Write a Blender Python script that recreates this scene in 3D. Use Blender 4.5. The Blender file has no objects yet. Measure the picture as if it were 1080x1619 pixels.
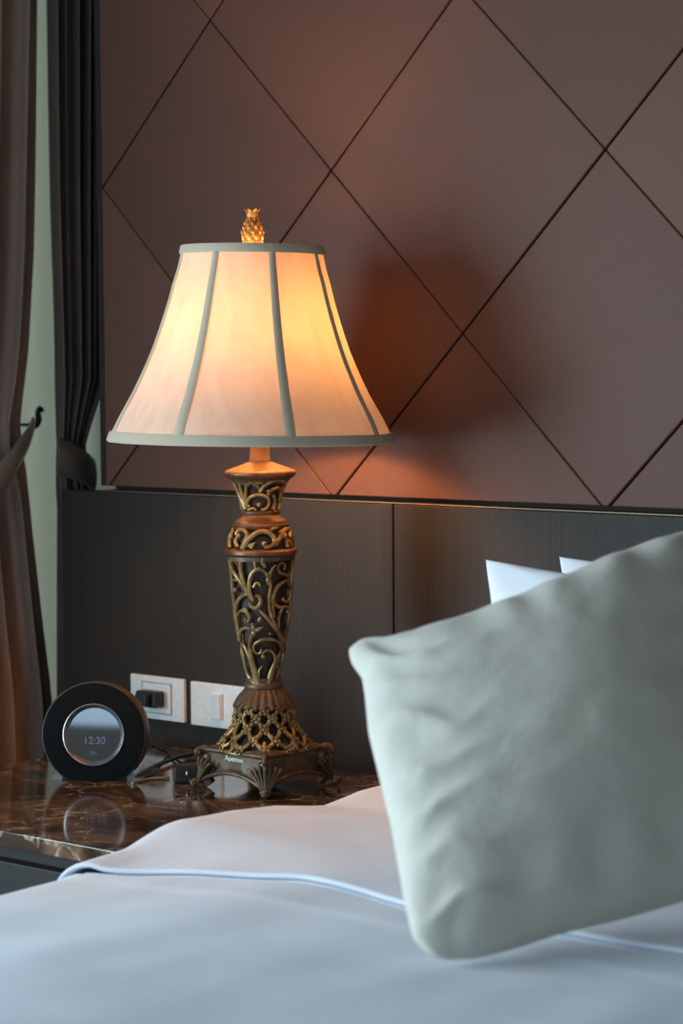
import bpy, bmesh, math, random
from mathutils import Vector, Matrix, noise
PI = math.pi
random.seed(7)
scene = bpy.context.scene
C = scene.collection

# ------------------------------------------------------------------ camera
FPX = 3734.0
YAW, PIT, ROL = -0.707, -0.0647, -0.008
CAM = Vector((2.355, -2.738, 1.239))
FW = Vector((math.sin(YAW)*math.cos(PIT), math.cos(YAW)*math.cos(PIT), math.sin(PIT)))
_R = Vector((math.cos(YAW), -math.sin(YAW), 0)); _U = _R.cross(FW)
RT = _R*math.cos(ROL) + _U*math.sin(ROL)
UP = -_R*math.sin(ROL) + _U*math.cos(ROL)
cam = bpy.data.cameras.new('camera'); camo = bpy.data.objects.new('camera', cam); C.objects.link(camo)
camo.matrix_world = Matrix(((RT.x, UP.x, -FW.x, CAM.x), (RT.y, UP.y, -FW.y, CAM.y), (RT.z, UP.z, -FW.z, CAM.z), (0, 0, 0, 1)))
cam.sensor_fit = 'VERTICAL'; cam.sensor_height = 36; cam.sensor_width = 24; cam.lens = FPX/1619*36
cam.clip_start = 0.05; cam.clip_end = 60
cam.dof.use_dof = True; cam.dof.focus_distance = 3.38; cam.dof.aperture_fstop = 5.0
scene.camera = camo

def ray(u, v): return FW + RT*((u-540)/FPX) - UP*((v-809.5)/FPX)
def at(u, v, t): return CAM + ray(u, v)*t
def on(u, v, ax, val):
    d = ray(u, v); return CAM + d*((val-CAM[ax])/d[ax])

# ------------------------------------------------------------------ light
scene.view_settings.view_transform = 'Standard'; scene.view_settings.look = 'None'
scene.view_settings.gamma = 1; scene.view_settings.use_curve_mapping = False
scene.view_settings.exposure = 0.0
w = bpy.data.worlds.new('sky'); scene.world = w; w.use_nodes = True
w.node_tree.nodes['Background'].inputs[0].default_value = (0.62, 0.8, 1.0, 1)
w.node_tree.nodes['Background'].inputs[1].default_value = 0.6

def area(name, loc, rot, sx, sy, power, col):
    l = bpy.data.lights.new(name, 'AREA'); l.shape = 'RECTANGLE'; l.size = sx; l.size_y = sy; l.energy = power; l.color = col
    o = bpy.data.objects.new(name, l); C.objects.link(o); o.location = loc; o.rotation_euler = rot; return o
# daylight at the side window (in the left wall) and at the window behind the camera
area('daylight_side', (-1.02, -2.55, 1.10), (0, -PI/2, 0), 1.4, 2.1, 146, (0.68, 0.88, 1.0))
area('daylight_front', (1.1, -5.22, 1.75), (PI/2, 0, 0), 2.6, 1.6, 29, (0.52, 0.77, 1.0))
area('daylight_recess', (-0.98, 0.12, 1.35), (0, -PI/2, 0), 1.8, 0.5, 6.5, (0.93, 0.98, 0.90))

# ------------------------------------------------------------------ helpers
def tag(o, label=None, cat=None, group=None, kind=None):
    if label: o['label'] = label
    if cat: o['category'] = cat
    if group: o['group'] = group
    if kind: o['kind'] = kind
    return o
def empty(name, loc=(0, 0, 0), rz=0):
    o = bpy.data.objects.new(name, None); C.objects.link(o); o.location = loc; o.rotation_euler = (0, 0, rz); o.empty_display_size = .05
    return o
def link(name, verts, faces, mat, parent=None, smooth=True, auto=None):
    me = bpy.data.meshes.new(name); me.from_pydata([tuple(v) for v in verts], [], faces); me.update()
    me.materials.append(mat)
    bm = bmesh.new(); bm.from_mesh(me); bmesh.ops.recalc_face_normals(bm, faces=bm.faces); bm.to_mesh(me); bm.free()
    if smooth:
        for p in me.polygons: p.use_smooth = True
        if auto is not None:
            try: me.set_sharp_from_angle(angle=auto)
            except Exception: pass
    o = bpy.data.objects.new(name, me); C.objects.link(o)
    if parent: o.parent = parent
    return o
class MB:
    def __init__(s): s.v = []; s.f = []
    def add(s, vs, fs):
        n = len(s.v); s.v += [Vector(v) for v in vs]; s.f += [tuple(i+n for i in f) for f in fs]; return s
    def box(s, a, b, m=None):
        x0, y0, z0 = a; x1, y1, z1 = b
        vs = [Vector(p) for p in ((x0,y0,z0),(x1,y0,z0),(x1,y1,z0),(x0,y1,z0),(x0,y0,z1),(x1,y0,z1),(x1,y1,z1),(x0,y1,z1))]
        if m: vs = [m @ v for v in vs]
        return s.add(vs, [(0,3,2,1),(4,5,6,7),(0,1,5,4),(1,2,6,5),(2,3,7,6),(3,0,4,7)])
    def lathe(s, prof, n=48, m=None, rf=None, caps=True):
        vs = []; fs = []
        for (r, z) in prof:
            for k in range(n):
                a = 2*PI*k/n; rr = r*(rf(a, z) if rf else 1)
                vs.append(Vector((rr*math.sin(a), -rr*math.cos(a), z)))
        for i in range(len(prof)-1):
            for k in range(n):
                k2 = (k+1) % n
                fs.append((i*n+k, i*n+k2, (i+1)*n+k2, (i+1)*n+k))
        if caps and prof[0][0] > 1e-6: fs.append(tuple(range(n-1, -1, -1)))
        if caps and prof[-1][0] > 1e-6: fs.append(tuple(range((len(prof)-1)*n, len(prof)*n)))
        if m: vs = [m @ v for v in vs]
        return s.add(vs, fs)
    def ring(s, prof, n=48, m=None):            # closed profile revolved (torus-like)
        vs = []; fs = []; q = len(prof)
        for (r, z) in prof:
            for k in range(n):
                a = 2*PI*k/n; vs.append(Vector((r*math.sin(a), -r*math.cos(a), z)))
        for i in range(q):
            j = (i+1) % q
            for k in range(n):
                k2 = (k+1) % n; fs.append((i*n+k, i*n+k2, j*n+k2, j*n+k))
        if m: vs = [m @ v for v in vs]
        return s.add(vs, fs)
    def tube(s, pts, rad, n=8, sub=0, flat=None, nrm=None):
        pts = [Vector(p) for p in pts]
        rads = list(rad) if hasattr(rad, '__len__') else [rad]*len(pts)
        if sub:
            P = []; Rr = []
            for i in range(len(pts)-1):
                p0 = pts[max(i-1, 0)]; p1 = pts[i]; p2 = pts[i+1]; p3 = pts[min(i+2, len(pts)-1)]
                for k in range(sub):
                    t = k/sub
                    P.append(0.5*((2*p1)+(p2-p0)*t+(2*p0-5*p1+4*p2-p3)*t*t+(3*p1-p0-3*p2+p3)*t**3)); Rr.append(rads[i]*(1-t)+rads[i+1]*t)
            P.append(pts[-1]); Rr.append(rads[-1]); pts = P; rads = Rr
        vs = []; fs = []; up = None
        for i, p in enumerate(pts):
            d = (pts[min(i+1, len(pts)-1)]-pts[max(i-1, 0)])
            if d.length < 1e-9: d = Vector((0, 0, 1))
            d.normalize()
            if nrm: u = nrm(p)
            else:
                u = up if up else (Vector((0, 0, 1)) if abs(d.z) < .9 else Vector((1, 0, 0)))
            u = u - d*u.dot(d)
            if u.length < 1e-6: u = d.orthogonal()
            u.normalize(); up = u; sd = d.cross(u)
            for k in range(n):
                a = 2*PI*k/n
                vs.append(p + u*(math.sin(a)*rads[i]*(flat or 1)) + sd*(math.cos(a)*rads[i]))
        for i in range(len(pts)-1):
            for k in range(n):
                k2 = (k+1) % n; fs.append((i*n+k, i*n+k2, (i+1)*n+k2, (i+1)*n+k))
        fs.append(tuple(range(n-1, -1, -1))); fs.append(tuple(range((len(pts)-1)*n, len(pts)*n)))
        return s.add(vs, fs)
    def ball(s, c, r, n=12, m=6, sc=(1, 1, 1), rot=None):
        c = Vector(c); vs = [Vector((0, 0, -r*sc[2]))]; fs = []
        for i in range(1, m):
            a = -PI/2+PI*i/m
            for k in range(n):
                b = 2*PI*k/n; vs.append(Vector((r*math.cos(a)*math.cos(b)*sc[0], r*math.cos(a)*math.sin(b)*sc[1], r*math.sin(a)*sc[2])))
        vs.append(Vector((0, 0, r*sc[2])))
        for k in range(n):
            k2 = (k+1) % n
            fs.append((0, 1+k2, 1+k))
            for i in range(m-2): fs.append((1+i*n+k, 1+i*n+k2, 1+(i+1)*n+k2, 1+(i+1)*n+k))
            fs.append((1+(m-2)*n+k, 1+(m-2)*n+k2, len(vs)-1))
        if rot: vs = [rot @ v for v in vs]
        return s.add([c+v for v in vs], fs)
    def build(s, name, mat, parent=None, smooth=True, auto=math.radians(40)):
        return link(name, s.v, s.f, mat, parent, smooth, auto)
def bevel(o, wd=.003, seg=2):
    m = o.modifiers.new('bevel', 'BEVEL'); m.width = wd; m.segments = seg; m.limit_method = 'ANGLE'; m.angle_limit = math.radians(35); return o
def subs(o, n=1):
    m = o.modifiers.new('sub', 'SUBSURF'); m.levels = n; m.render_levels = n; return o
def boxo(name, a, b, mat, parent=None, bv=.003):
    o = MB().box(a, b).build(name, mat, parent, smooth=False)
    if bv: bevel(o, bv)
    return o

# ------------------------------------------------------------------ materials
class NT:
    def __init__(s, name):
        s.m = bpy.data.materials.new(name); s.m.use_nodes = True; s.t = s.m.node_tree
        s.b = s.t.nodes['Principled BSDF']; s.out = s.t.nodes['Material Output']
    def n(s, typ, **kw):
        nd = s.t.nodes.new(typ)
        for k, v in kw.items():
            if k.startswith('_'): setattr(nd, k[1:], v)
            else:
                key = k.replace('__', ' '); nd.inputs[key].default_value = v
        return nd
    def l(s, a, b): s.t.links.new(a, b)
    def coord(s, scale=(1, 1, 1), kind='Object', rot=(0, 0, 0)):
        c = s.n('ShaderNodeTexCoord'); m = s.n('ShaderNodeMapping'); m.inputs['Scale'].default_value = scale; m.inputs['Rotation'].default_value = rot
        s.l(c.outputs[kind], m.inputs[0]); return m.outputs[0]
    def ramp(s, fac, stops, interp='LINEAR'):
        r = s.n('ShaderNodeValToRGB'); r.color_ramp.interpolation = interp
        while len(r.color_ramp.elements) < len(stops): r.color_ramp.elements.new(.5)
        for e, (p, c) in zip(r.color_ramp.elements, stops): e.position = p; e.color = (*c, 1) if len(c) == 3 else c
        s.l(fac, r.inputs[0]); return r.outputs[0]
    def noise(s, vec, scale, detail=3, rough=.5, dist=0):
        nd = s.n('ShaderNodeTexNoise'); nd.inputs['Scale'].default_value = scale; nd.inputs['Detail'].default_value = detail
        nd.inputs['Roughness'].default_value = rough; nd.inputs['Distortion'].default_value = dist
        s.l(vec, nd.inputs['Vector']); return nd.outputs[0]
    def bump(s, h, strength=.3, dist=.001, prev=None):
        b = s.n('ShaderNodeBump'); b.inputs['Strength'].default_value = strength; b.inputs['Distance'].default_value = dist
        s.l(h, b.inputs['Height'])
        if prev: s.l(prev, b.inputs['Normal'])
        return b.outputs[0]
    def set(s, **kw):
        for k, v in kw.items(): s.b.inputs[k.replace('_', ' ')].default_value = v
        return s
def simple(name, col, rough=.5, metal=0, bs=0, bscale=200, **kw):
    t = NT(name); t.set(Base_Color=(*col, 1), Roughness=rough, Metallic=metal, **kw)
    v = t.coord()
    nz = t.noise(v, bscale, 2)
    t.l(t.ramp(nz, [(.3, tuple(c*.93 for c in col)), (.7, tuple(min(1, c*1.07) for c in col))]), t.b.inputs['Base Color'])
    if bs: t.l(t.bump(nz, bs, .001), t.b.inputs['Normal'])
    return t.m

def fabric_wall():
    t = NT('padded_fabric'); v = t.coord()
    oi = t.n('ShaderNodeObjectInfo')
    a = t.noise(t.coord((6, 6, 220)), 6, 2); b = t.noise(t.coord((220, 6, 6)), 6, 2)
    mx = t.n('ShaderNodeMix', _data_type='FLOAT'); mx.inputs[0].default_value = .35; t.l(a, mx.inputs[2]); t.l(b, mx.inputs[3])
    big = t.noise(v, 3, 3)
    c1 = t.ramp(mx.outputs[0], [(.25, (.118, .057, .041)), (.75, (.146, .071, .051))])
    hs = t.n('ShaderNodeHueSaturation')
    mr = t.n('ShaderNodeMapRange'); mr.inputs['To Min'].default_value = .90; mr.inputs['To Max'].default_value = 1.10
    t.l(oi.outputs['Random'], mr.inputs[0]); t.l(mr.outputs[0], hs.inputs['Value']); t.l(c1, hs.inputs['Color'])
    t.l(hs.outputs[0], t.b.inputs['Base Color'])
    t.set(Roughness=.45, Specular_IOR_Level=.13, Sheen_Weight=.0, Sheen_Roughness=.4)
    n1 = t.bump(mx.outputs[0], .25, .0006); t.l(t.bump(big, .05, .01, n1), t.b.inputs['Normal'])
    return t.m
def dark_wood():
    t = NT('headboard_laminate'); g = t.noise(t.coord((90, 90, 1.4)), 5, 5, .65)
    t.l(t.ramp(g, [(.3, (.022, .019, .016)), (.55, (.031, .027, .023)), (.8, (.037, .033, .028))]), t.b.inputs['Base Color'])
    t.set(Roughness=.55, Specular_IOR_Level=.2); t.l(t.bump(g, .25, .0006), t.b.inputs['Normal']); return t.m
def marble():
    t = NT('brown_marble'); v = t.coord()
    a = t.noise(t.coord((1, 1.6, 1)), 7, 8, .62, .8); b = t.noise(v, 26, 8, .7, 1.5)
    base = t.ramp(a, [(.3, (.014, .007, .004)), (.46, (.055, .028, .015)), (.58, (.17, .095, .052)), (.72, (.035, .018, .010))])
    vo = t.n('ShaderNodeTexVoronoi', _feature='DISTANCE_TO_EDGE'); vo.inputs['Scale'].default_value = 8
    ad = t.n('ShaderNodeVectorMath', _operation='ADD'); sc = t.n('ShaderNodeVectorMath', _operation='SCALE'); sc.inputs['Scale'].default_value = .25
    nn = t.n('ShaderNodeTexNoise'); nn.inputs['Scale'].default_value = 9; nn.inputs['Detail'].default_value = 6; t.l(v, nn.inputs['Vector'])
    t.l(nn.outputs['Color'], sc.inputs[0]); t.l(v, ad.inputs[0]); t.l(sc.outputs[0], ad.inputs[1]); t.l(ad.outputs[0], vo.inputs['Vector'])
    veins = t.ramp(vo.outputs[0], [(0, (1, 1, 1)), (.035, (0, 0, 0))])
    mk = t.n('ShaderNodeMath', _operation='MULTIPLY'); t.l(veins, mk.inputs[0]); t.l(t.ramp(b, [(.42, (0, 0, 0)), (.58, (1, 1, 1))]), mk.inputs[1])
    mx = t.n('ShaderNodeMix', _data_type='RGBA'); t.l(mk.outputs[0], mx.inputs[0]); t.l(base, mx.inputs[6]); mx.inputs[7].default_value = (.42, .33, .24, 1)
    t.l(mx.outputs[2], t.b.inputs['Base Color']); t.set(Roughness=.10, Specular_IOR_Level=.45, Coat_Weight=.2, Coat_Roughness=.04)
    return t.m
def linen(name, col, weave=900, wr=.25, rough=.85, ws=.0015, sheen=.2):
    t = NT(name); v = t.coord()
    a = t.noise(t.coord((1, 1, .12)), weave, 2); b = t.noise(v, 14, 4, .5, .4)
    t.l(t.ramp(b, [(.3, tuple(c*.95 for c in col)), (.7, col)]), t.b.inputs['Base Color'])
    t.set(Roughness=rough, Sheen_Weight=sheen, Sheen_Roughness=.5, Specular_IOR_Level=.2)
    n1 = t.bump(a, .12, .0004); t.l(t.bump(b, wr, ws*4, n1), t.b.inputs['Normal']); return t.m
def bronze(name, cols, rough=.42, metal=.25):
    t = NT(name); v = t.coord()
    a = t.noise(v, 60, 5, .65, .3); b = t.noise(v, 400, 3)
    t.l(t.ramp(a, [(.3, cols[0]), (.5, cols[1]), (.72, cols[2])]), t.b.inputs['Base Color'])
    t.set(Roughness=rough, Metallic=metal, Specular_IOR_Level=.5)
    n1 = t.bump(a, .25, .002); t.l(t.bump(b, .2, .0006, n1), t.b.inputs['Normal']); return t.m
def shade_mat():
    t = NT('lamp_shade_silk'); nt = t.t; nt.nodes.remove(t.b)
    d = t.n('ShaderNodeBsdfDiffuse'); tr = t.n('ShaderNodeBsdfTranslucent'); mx = t.n('ShaderNodeMixShader'); mx.inputs[0].default_value = .30
    nz = t.noise(t.coord((1, 1, .25), rot=(.25, .2, 0)), 28, 5, .6, 1.0); fine = t.noise(t.coord((300, 300, 30)), 5, 2)
    col = t.ramp(nz, [(.3, (.78, .66, .54)), (.65, (.86, .76, .64))])
    t.l(col, d.inputs[0])
    c2 = t.ramp(nz, [(.3, (.28, .20, .13)), (.65, (.33, .24, .16))]); t.l(c2, tr.inputs[0])
    bp = t.bump(fine, .2, .0005); t.l(bp, d.inputs['Normal'])
    t.l(d.outputs[0], mx.inputs[1]); t.l(tr.outputs[0], mx.inputs[2]); t.l(mx.outputs[0], t.out.inputs[0]); return t.m
def cloth_trans(name, col, tcol, fac, rough=.8):
    t = NT(name); nt = t.t
    nt.nodes.remove(t.b)
    d = t.n('ShaderNodeBsdfDiffuse'); d.inputs[0].default_value = (*col, 1)
    tr = t.n('ShaderNodeBsdfTranslucent'); tr.inputs[0].default_value = (*tcol, 1)
    nz = t.noise(t.coord((400, 400, 400)), 2, 2); t.l(t.bump(nz, .15, .0006), d.inputs['Normal'])
    mx = t.n('ShaderNodeMixShader'); mx.inputs[0].default_value = fac
    t.l(d.outputs[0], mx.inputs[1]); t.l(tr.outputs[0], mx.inputs[2]); t.l(mx.outputs[0], t.out.inputs[0]); return t.m
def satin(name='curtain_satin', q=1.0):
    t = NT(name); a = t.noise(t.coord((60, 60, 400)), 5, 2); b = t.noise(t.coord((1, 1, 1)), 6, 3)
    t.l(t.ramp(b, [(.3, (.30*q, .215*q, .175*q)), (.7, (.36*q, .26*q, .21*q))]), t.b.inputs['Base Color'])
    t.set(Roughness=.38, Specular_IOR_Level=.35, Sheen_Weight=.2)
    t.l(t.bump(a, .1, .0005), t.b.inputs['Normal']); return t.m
def glass():
    t = NT('window_glass'); t.t.nodes.remove(t.b)
    g = t.n('ShaderNodeBsdfGlossy'); g.inputs['Roughness'].default_value = .02; tr = t.n('ShaderNodeBsdfTransparent')
    mx = t.n('ShaderNodeMixShader'); mx.inputs[0].default_value = .05; t.l(tr.outputs[0], mx.inputs[1]); t.l(g.outputs[0], mx.inputs[2]); t.l(mx.outputs[0], t.out.inputs[0]); return t.m
def emis(name, col, st):
    t = NT(name); t.set(Base_Color=(*col, 1)); t.b.inputs['Emission Color'].default_value = (*col, 1); t.b.inputs['Emission Strength'].default_value = st; return t.m

M = dict(
    pad=fabric_wall(), wood=dark_wood(), marble=marble(),
    groove=simple('groove_dark', (.03, .018, .015), .8),
    plaster=simple('plaster', (.48, .46, .42), .9, bs=.2, bscale=60),
    ceil=simple('ceiling_paint', (.28, .26, .24), .95),
    carpet=simple('carpet', (.10, .07, .055), 1, bs=.5, bscale=500),
    brass=simple('brushed_brass', (.20, .155, .11), .5, .9),
    duvet=linen('duvet_cotton', (.70, .74, .82), wr=.08),
    fold=linen('duvet_fold_cotton', (.72, .75, .82), wr=.08),
    cushion=linen('cushion_cover', (.61, .585, .505), wr=.4, ws=.002, rough=.7),
    pillow=linen('pillow_cotton', (.84, .87, .93), wr=.15),
    bronze=bronze('antique_bronze', ((.055, .033, .020), (.11, .066, .038), (.17, .108, .062))),
    copper=bronze('copper_bronze', ((.075, .036, .018), (.115, .056, .027), (.155, .08, .04)), .36, .3),
    gold=bronze('aged_gold', ((.12, .068, .028), (.27, .17, .068), (.44, .31, .13)), .36, .4),
    core=bronze('recess_shade_bronze', ((.016, .008, .005), (.034, .017, .010), (.06, .032, .018)), .6, .1),  # dark brown stands in for shade inside the pierced metalwork
    finial=bronze('amber_gilt', ((.20, .09, .025), (.50, .27, .08), (.78, .48, .18)), .3, .4),
    shade=shade_mat(), tape=cloth_trans('shade_tape', (.60, .51, .38), (.3, .2, .1), .05),
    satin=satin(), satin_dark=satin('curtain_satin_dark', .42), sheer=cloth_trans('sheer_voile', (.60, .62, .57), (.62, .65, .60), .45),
    glass=glass(), frame=simple('window_frame_paint', (.35, .34, .33), .5),
    black=simple('black_plastic', (.012, .012, .013), .45), rubber=simple('black_rubber', (.010, .010, .010), .5),
    grille=simple('speaker_cloth', (.006, .007, .0075), .9, bs=.4, bscale=900, Specular_IOR_Level=.12),
    rim=simple('speaker_rim', (.055, .045, .038), .5),
    silver=simple('silver_ring', (.50, .52, .54), .28, .85), screen=simple('display_glass', (.006, .006, .008), .03, 0, Specular_IOR_Level=1.0, IOR=1.9),
    plate=simple('satin_socket_plate', (.80, .84, .84), .4, .1), rocker=simple('switch_rocker', (.86, .9, .92), .35, .1),
    text=simple('logo_print', (.92, .93, .92), .5), digit=emis('display_digits', (.20, .19, .32), .02), grey=simple('grey_print', (.16, .16, .17), .5),
    clear=simple('grey_foot_plastic', (.22, .21, .20), .2), body=simple('nightstand_veneer', (.016, .014, .013), .55, Specular_IOR_Level=.25),
    bulb=emis('warm_bulb', (1.0, .48, .16), 200.0), steel=simple('lamp_steel', (.5, .42, .3), .35, .9),
    mattress=simple('mattress_ticking', (.7, .7, .7), .9),
)

# ------------------------------------------------------------------ room shell
XL, XR, YF, HC = -.90, 3.9, -5.1, 2.75
def struct(o): o['kind'] = 'structure'; return o
struct(boxo('floor', (XL-.3, YF-.3, -.1), (XR+.2, .85, 0), M['carpet'], bv=0))
struct(boxo('ceiling', (XL-.3, YF-.3, HC), (XR+.2, .85, HC+.1), M['ceil'], bv=0))
struct(boxo('wall_right', (XR, YF-.2, 0), (XR+.2, .85, HC), M['plaster'], bv=0))
# wall with upholstered cladding: a deep pier whose left end stops at the window recess
struct(boxo('wall_back', (-.50, .022, 0), (XR, .60, HC), M['groove'], bv=0))
struct(boxo('wall_recess', (XL-.2, .60, 0), (XR, .80, HC), M['plaster'], bv=0))
# left wall: window opening y -3.7..-1.4 and a recess window y -.15...40
def wall_with_holes(name, axis, c0, c1, a0, a1, holes):
    mb = MB()
    def bx(p0, p1, z0, z1):
        if p1-p0 < 1e-4 or z1-z0 < 1e-4: return
        if axis == 0: mb.box((c0, p0, z0), (c1, p1, z1))
        else: mb.box((p0, c0, z0), (p1, c1, z1))
    cur = a0
    for (h0, h1, z0, z1) in holes:
        bx(cur, h0, 0, HC); bx(h0, h1, 0, z0); bx(h0, h1, z1, HC); cur = h1
    bx(cur, a1, 0, HC)
    return struct(mb.build(name, M['plaster'], smooth=False))
wall_with_holes('wall_left', 0, XL-.15, XL, YF, .60, [(-3.65, -1.45, .35, 1.85), (-.18, .42, .35, 2.35)])
wall_with_holes('wall_front', 1, YF-.15, YF, XL-.2, XR, [(-.3, 2.5, .95, 2.45)])
def window(name, axis, c, a0, a1, z0, z1, nm):
    e = empty(name, (0, 0, 0)); e['kind'] = 'structure'
    fb = MB(); t = .03
    def bx(p0, p1, q0, q1, mb=fb, hw=.025):
        if axis == 0: mb.box((c-hw, p0, q0), (c+hw, p1, q1))
        else: mb.box((p0, c-hw, q0), (p1, c+hw, q1))
    bx(a0, a0+t, z0, z1); bx(a1-t, a1, z0, z1); bx(a0+t, a1-t, z0, z0+t); bx(a0+t, a1-t, z1-t, z1)
    for k in range(1, nm): m = a0+(a1-a0)*k/nm; bx(m-t/2, m+t/2, z0+t, z1-t)
    bevel(fb.build('window_frame', M['frame'], e, smooth=False), .003)
    gb = MB()
    for k in range(nm):
        p0 = a0+(a1-a0)*k/nm+t; p1 = a0+(a1-a0)*(k+1)/nm-t; bx(p0, p1, z0+t, z1-t, gb, .003)
    gb.build('window_pane', M['glass'], e, smooth=False)
window('window_1', 0, XL-.05, -3.65, -1.45, .35, 1.85, 3)
window('window_2', 0, XL-.05, -.18, .42, .35, 2.35, 1)
window('window_3', 1, YF-.05, -.3, 2.5, .95, 2.45, 3)

# upholstered diamonds (each a padded panel of the wall)
D, HBZ, ZB = .5, 1.031, 1.525          # diagonal, bottom of the padded cladding, a vertex row
def clip(poly, nx, nz, d):
    out = []
    for i, p in enumerate(poly):
        q = poly[(i+1) % len(poly)]; a = p[0]*nx+p[1]*nz-d; b = q[0]*nx+q[1]*nz-d
        if a <= 0: out.append(p)
        if (a < 0 < b) or (b < 0 < a):
            t = a/(a-b); out.append((p[0]+(q[0]-p[0])*t, p[1]+(q[1]-p[1])*t))
    return out
pads = empty('wall_pads', (0, 0, 0)); pads['kind'] = 'structure'; pads.name = 'wall_cladding'
seq = 0
for r in range(-2, 6):
    for c in range(-2, 15):
        cx = c*D/2; cz = ZB - D/2 + r*D/2
        if (c + r) % 2 == 1: continue
        # diamonds centred between vertices
        cx2 = cx; h = D/2
        poly = [(cx2-h, cz), (cx2, cz-h), (cx2+h, cz), (cx2, cz+h)]
        for nx, nz, d in ((-1, 0, .5), (1, 0, XR-.002), (0, -1, -HBZ), (0, 1, HC-.002)):
            poly = clip(poly, nx, nz, d)
            if len(poly) < 3: break
        if len(poly) < 3: continue
        # shrink each side for the groove (the rising seams are the wider ones)
        s = math.sqrt(.5)
        for nx, nz, g in ((s, s, .0004), (-s, -s, .0004), (-s, s, .0013), (s, -s, .0013)):
            poly = clip(poly, nx, nz, nx*cx2+nz*cz + h*s - g)
            if len(poly) < 3: break
        if len(poly) < 3: continue
        ar = abs(sum(poly[i][0]*poly[(i+1) % len(poly)][1]-poly[(i+1) % len(poly)][0]*poly[i][1] for i in range(len(poly))))/2
        if ar < .0008: continue
        q = []
        for p in poly:
            if not q or (abs(p[0]-q[-1][0])+abs(p[1]-q[-1][1])) > 1e-4: q.append(p)
        poly = q; n = len(poly)
        vs = [(x, .0, z) for x, z in poly]+[(x, .021, z) for x, z in poly]
        fs = [tuple(range(n)), tuple(range(2*n-1, n-1, -1))]+[(i, (i+1) % n, n+(i+1) % n, n+i) for i in range(n)]
        o = link('upholstered_panel', vs, fs, M['pad'], pads, smooth=True, auto=math.radians(35)); bevel(o, .0024, 3)
# left end trim of the cladding
struct(boxo('trim_1', (-.512, -.001, HBZ+.0), (-.5005, .60, HC), M['wood'], bv=.001))

# ------------------------------------------------------------------ headboard
hb = empty('headboard', (1.6, -.0, 0)); tag(hb, 'dark grey wooden headboard panelling along the wall behind bed and nightstand', 'headboard')
def hpart(name, a, b, m, bv=.0015):
    o = boxo(name, a, b, m, None, bv); o.parent = hb; o.matrix_parent_inverse = Matrix.Translation((-1.6, 0, 0)); return o
hpart('headboard_panel', (-.597, -.012, .0), (.1255, .020, 1.022), M['wood'])
hpart('headboard_panel', (.1285, -.012, .0), (1.9, .020, 1.022), M['wood'])
hpart('headboard_panel', (1.903, -.012, .0), (XR-.01, .020, 1.022), M['wood'])
hpart('top_strip', (-.497, -.0115, 1.0225), (XR-.01, .020, 1.0245), M['brass'], .0005)['label'] = 'thin metal strip along the top edge'

# ------------------------------------------------------------------ nightstand
TZ = .622
ns = empty('nightstand', (-.05, -.38, 0)); tag(ns, 'dark nightstand with polished brown marble top carrying lamp and clock', 'nightstand')
def npart(name, a, b, m, bv=.002, par=None):
    o = boxo(name, a, b, m, None, bv); o.parent = par or ns; o.matrix_parent_inverse = Matrix.Translation((.05, .38, 0)); return o
npart('marble_top', (-.375, -.69, TZ-.021), (.262, -.065, TZ), M['marble'], .0012)
npart('cabinet_body', (-.355, -.655, .10), (.242, -.07, TZ-.0215), M['body'])
for z0, z1 in ((.345, TZ-.045), (.115, .325)):
    dr = npart('drawer', (-.350, -.675, z0), (.237, -.6555, z1), M['body'])
    k = npart('drawer_handle', (-.14, -.690, z1-.018), (.03, -.6755, z1-.008), M['brass'], .001); k.parent = dr; k.matrix_parent_inverse = Matrix.Translation((.05, .38, 0))
npart('plinth', (-.33, -.63, 0), (.22, -.08, .0995), M['black'])

# ------------------------------------------------------------------ table lamp
LC = Vector((.067, -.235, TZ)); RZ = math.atan2(CAM.x-LC.x, -(CAM.y-LC.y))
hdir = Vector((CAM.x-LC.x, CAM.y-LC.y, 0)).normalized()
SC = (LC-CAM).dot(FW)/FPX*1.0
def zp(y):                              # height above the table of a point seen at row y on the lamp's axis
    d = ray(412, y); t = (LC-CAM).dot(hdir)/d.dot(hdir); return (CAM+d*t).z - TZ
lamp = empty('table_lamp', LC, RZ)
tag(lamp, 'carved bronze table lamp with cream bell shade, lit, on the marble nightstand', 'lamp')
lamp.rotation_mode = 'XYZ'
LEAN = math.radians(-.35)
lamp.matrix_world = Matrix.Translation(LC) @ Matrix.Rotation(RZ, 4, 'Z') @ Matrix.Rotation(LEAN, 4, 'Y')
def px(n): return n*SC
def prof(lst): return [(px(r), zp(y)) for y, r in lst]

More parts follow.
